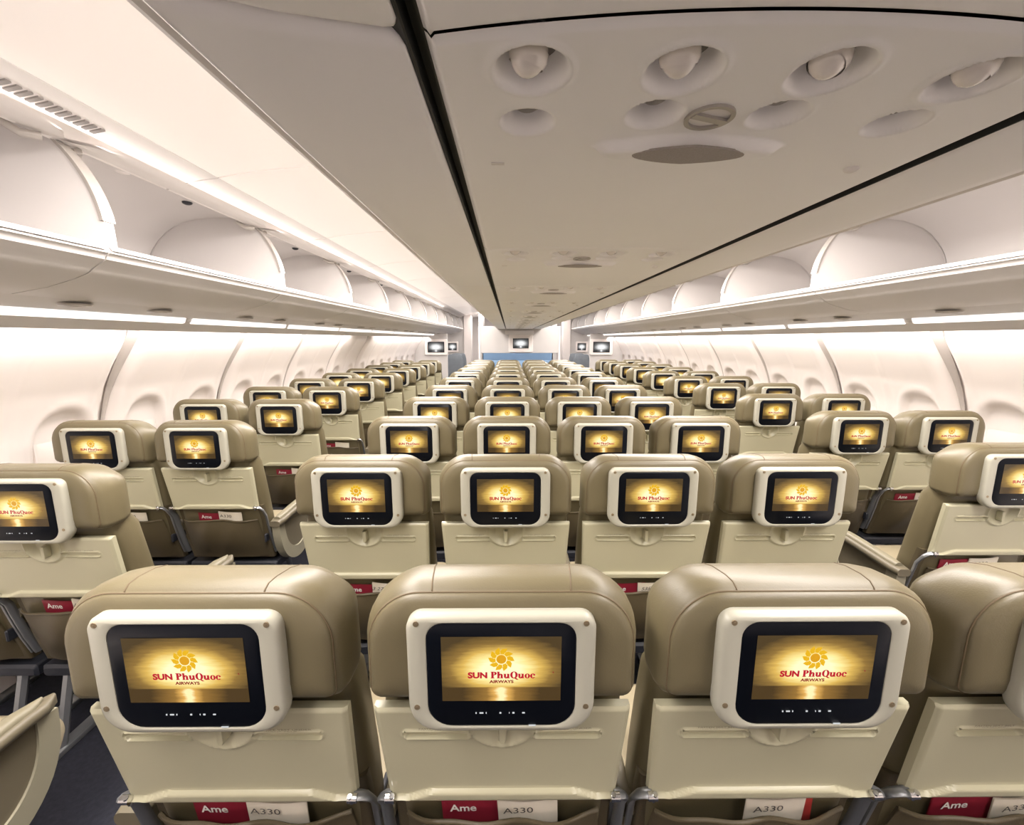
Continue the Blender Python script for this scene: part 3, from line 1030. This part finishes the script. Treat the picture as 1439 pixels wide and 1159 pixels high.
def lettering():
    """the two words on the screen: a plain bold SUN and a serif PhuQuoc, and AIRWAYS beneath"""
    mb = MB()
    def rect(x0, x1, z0, z1):
        mb.add([(x0, 0, z0), (x1, 0, z0), (x1, 0, z1), (x0, 0, z1)], [(0, 1, 2, 3)])
    def ring(cx, cz, rx, rz, ix, iz, a0=0, a1=360, n=20):
        pts = []
        for k in range(n + 1):
            a = math.radians(a0 + (a1 - a0) * k / n)
            pts += [(cx + rx * cos(a), 0, cz + rz * sin(a)), (cx + ix * cos(a), 0, cz + iz * sin(a))]
        mb.add(pts, [(2 * k, 2 * k + 2, 2 * k + 3, 2 * k + 1) for k in range(n)])
    x = 0.0
    def P(x):
        rect(x + .08, x + .32, 0, 1); rect(x, x + .42, 0, .09); rect(x, x + .32, .91, 1)
        ring(x + .34, .73, .36, .27, .13, .19, -90, 90, 10); rect(x + .3, x + .35, .91, 1); rect(x + .3, x + .35, .46, .54)
        return x + .76
    def h(x):
        rect(x + .06, x + .27, 0, 1); rect(x, x + .33, 0, .08); rect(x, x + .27, .92, 1)
        ring(x + .42, .42, .25, .28, .05, .20, 0, 180, 8); rect(x + .46, x + .67, 0, .43); rect(x + .40, x + .73, 0, .08)
        return x + .80
    def u(x):
        rect(x + .06, x + .27, .24, .68); rect(x, x + .27, .60, .68); rect(x + .46, x + .67, 0, .68); rect(x + .40, x + .67, .60, .68); rect(x + .6, x + .74, 0, .08)
        ring(x + .31, .26, .25, .28, .05, .18, 180, 360, 8)
        return x + .82
    def Q(x):
        ring(x + .44, .5, .44, .52, .20, .45)
        mb.add([(x + .40, 0, .12), (x + .60, 0, .12), (x + 1.0, 0, -.22), (x + .74, 0, -.20)], [(0, 1, 2, 3)])
        return x + .94
    def o(x):
        ring(x + .31, .34, .31, .36, .11, .29)
        return x + .68
    def c(x):
        ring(x + .31, .34, .31, .36, .11, .29, 45, 325, 16)
        ring(x + .48, .50, .11, .11, .005, .005, 0, 360, 10)
        return x + .66
    for g in (P, h, u, Q, u, o, c):
        x = g(x)
    W, cap = .0745, .0126
    vs = [(p[0] / x * W - .0175, 0.0, p[2] * cap) for p in mb.v]
    me1 = text_mesh('word', 'SUN', .0325, .0118, 'red', .05)
    me2 = text_mesh('word', 'AIRWAYS', .0405, .0058, 'reddark', .045)
    out = MB()
    y = -.0195
    for dx in (-.00035, 0.0, .00035):
        out.add([(v[0] + dx, y, ZI - .0168 + v[2]) for v in vs], mb.f, 0)
    out.add([(v.co.x - .0396, y, ZI - .0109 + v.co.z) for v in me1.vertices], [tuple(p.vertices) for p in me1.polygons], 0)
    low = MB().add([(v.co.x, y, ZI - .0228 + v.co.z) for v in me2.vertices], [tuple(p.vertices) for p in me2.polygons])
    MESH['word2'] = low.mesh('lettering', 'reddark', 0, False)
    # the little bird right of the words
    bird = MB().add([(.0845, y, ZI - .0065), (.0875, y, ZI - .0075), (.0860, y, ZI - .0040), (.0852, y, ZI - .0055)], [(0, 1, 2, 3)])
    MESH['bird'] = bird.mesh('bird_silhouette', 'reddark', 0, False)
    return out.mesh('lettering', ['red', 'reddark'], 0, False)


build_seat_meshes()


def make_seat(x, y, label, group, near, left=None, right=None, lod=0):
    t = thing('airline_seat', label, 'seat', (x, y, 0), group)
    h = obj('headrest', MESH['headrest'], t)
    obj('backrest', MESH['backrest'], t)
    mo = obj('monitor', MESH['monitor'], t)
    obj('black_panel', MESH['black'], mo)
    obj('display', MESH['display'], mo)
    tr = obj('tray_table', MESH['tray'], t)
    obj('seat_cushion', MESH['cushion'], t)
    obj('seat_spar', MESH['spar'], t)
    for s in (-1, 1):
        obj('leg', MESH['leg'], t, (s * .17, 0, 0))
    if lod <= 1:
        obj('headrest_seam', MESH['seam'], h)
        obj('sun_emblem', MESH['emblem'], mo)
        obj('lettering', MESH['word'], mo)
        obj('lettering', MESH['word2'], mo)
        obj('tray_latch', MESH['latch'], tr)
        for (sx, sz) in ((-.139, .0825), (.139, .0825), (-.142, -.072), (.142, -.072)):
            obj('screw', MESH['screw'], mo, (sx, 0, ZI + sz))
        for s in (-1, 1):
            obj('tray_arm', MESH['arm%d' % s], t)
            obj('tray_pin', MESH['pin%d' % s], tr)
        obj('lower_cover', MESH['lower'], t)
        obj('seat_pocket', MESH['pocket'], t)
    if lod == 0:
        obj('control_buttons', MESH['buttons'], mo)
        obj('bird_silhouette', MESH['bird'], mo)
        a = obj('placard', MESH['print_l'], tr, (-.118, .0405, ZI - .1770))
        b = obj('placard', MESH['print_r'], tr, (.124, .0405, ZI - .1770))
        a.rotation_euler = b.rotation_euler = (.157, 0, 0)
        obj('seat_belt', MESH['belt'], t)
    for side, kind in ((-1, left), (1, right)):
        if kind == 'mid':
            obj('armrest', MESH['midarm'], t, (side * .249, 0, 0))
        elif kind == 'aisle':
            a = obj('armrest', MESH['aislepad'], t, (side * .285, 0, 0))
            obj('armrest_inlay', MESH['aislecap'], a)
            obj('side_panel', MESH['aisleside'], a)
            obj('inset_panel', MESH['arminset'], a)
    return t


S = .52
RP = .81
COLN = ['left aisle seat', 'second seat from the left', 'third seat from the left', 'right aisle seat']
for r in range(11):
    for s in range(4):
        make_seat((s - 1.5) * S, .6578 + RP * r,
                  'taupe seat, middle block, %s row from the near end, %s' % (ORD[r], COLN[s]),
                  'seats of the middle block', r, 'aisle' if s == 0 else 'mid', 'aisle' if s == 3 else None, 0 if r < 2 else (1 if r < 6 else 2))
LX, RX = -1.8367, 1.777
for r in range(-1, 10):
    for s in range(2):
        nm = 'window seat' if s == 0 else 'aisle seat'
        lb = 'taupe seat, left window block, %s row from the near end, %s' % (ORD[r] if r >= 0 else 'nearest', nm)
        if r < 0:
            if s == 0:
                continue
            lb = 'seat whose aisle armrest alone shows at the bottom left corner, left block'
        make_seat(LX - S * (1 - s), 1.3558 + RP * r, lb, 'seats of the left window block', r, 'mid', 'aisle' if s == 1 else None, 0 if r < 2 else (1 if r < 5 else 2))
    if r < 0:
        continue
    for s in range(2):
        nm = 'aisle seat' if s == 0 else 'window seat'
        make_seat(RX + S * s, 1.6357 + RP * r, 'taupe seat, right window block, %s row from the near end, %s' % (ORD[r], nm),
                  'seats of the right window block', r, 'aisle' if s == 0 else 'mid', 'mid' if s == 1 else None, 0 if r < 2 else (1 if r < 5 else 2))

# ------------------------------------------------------------------ cards and magazines in the seat pockets
def leaf_mesh(name, w_, h, m, curl=.006):
    mb = MB()
    mb.grid(lambda u, v: ((u - .5) * w_, curl * (1 - (2 * u - 1) ** 2) * -1, -h + v * h), 8, 4)
    mb.grid(lambda u, v: ((u - .5) * w_, curl * (1 - (2 * u - 1) ** 2) * -1 + .003, -h + v * h), 8, 4)
    e = [(i / 8, 1) for i in range(9)]
    return mb.mesh(name, m, 40)


CARD = leaf_mesh('card_paper', .125, .15, 'paper')
MAG = leaf_mesh('magazine_paper', .15, .16, 'maroon', .004)
REDM = leaf_mesh('leaflet_paper', .12, .16, 'redpaper', .004)
T_A330 = text_mesh('card_lettering', 'A330', .062, .017, 'inkdark', 0.0)
T_AME = text_mesh('magazine_lettering', 'Ame', .056, .022, 'inkwhite', .02)
T_NUM2 = text_mesh('card_lettering', '3 27504', .080, .015, 'inkdark', 0.0, .3)
T_NUM5 = text_mesh('card_lettering', '53504', .062, .015, 'inkdark', 0.0, .3)


def literature(x, y, where, cx, top, txt=None, mag=True, red=False, rot=0.0):
    """a white card in front of a magazine, both tucked in the seat pocket"""
    if mag:
        m = thing('magazine', 'maroon magazine in %s' % where, 'magazine', (x + cx - .075, y + .1065, ZI + top - .006), 'magazines in the seat pockets', MAG)
        m.rotation_euler = (.16, rot * .5, 0)
        obj('cover_lettering', T_AME, m, (-.030, -.0048, -.022))
    if red:
        m = thing('leaflet', 'red leaflet behind card in %s' % where, 'leaflet', (x + cx + .055, y + .107, ZI + top + .010), None, REDM)
        m.rotation_euler = (.16, -.12, 0)
    c = thing('safety_card', 'white %scard in %s' % ('A330 ' if txt is T_A330 else '', where), 'card', (x + cx + .030, y + .097, ZI + top + .004), 'safety cards in the seat pockets', CARD)
    c.rotation_euler = (.16, rot, 0)
    if txt is not None:
        obj('card_lettering', txt, c, (-.020, -.0085, -.022))


for r, y in ((0, .6578), (1, .6578 + RP)):
    for s in range(4):
        x = (s - 1.5) * S
        where = 'middle block %s row pocket, %s' % (ORD[r], COLN[s])
        txt = T_A330 if r == 0 else (T_NUM2 if s < 2 else T_NUM5)
        literature(x, y, where, .02 if r == 0 else .03, -.404, txt, s != 2 or r, s == 2 and r == 0, (.05, -.04, -.06, -.15)[s])
for r in range(4):
    for s in range(2):
        literature(LX - S * (1 - s), 1.3558 + RP * r, 'left block %s row pocket, %s' % (ORD[r], ('window seat', 'aisle seat')[s]), .03, -.397, T_A330 if r < 2 else None, True, False, .06)
        literature(RX + S * s, 1.6357 + RP * r, 'right block %s row pocket, %s' % (ORD[r], ('aisle seat', 'window seat')[s]), .0, -.397, T_A330 if r < 2 else None, True, False, -.05)
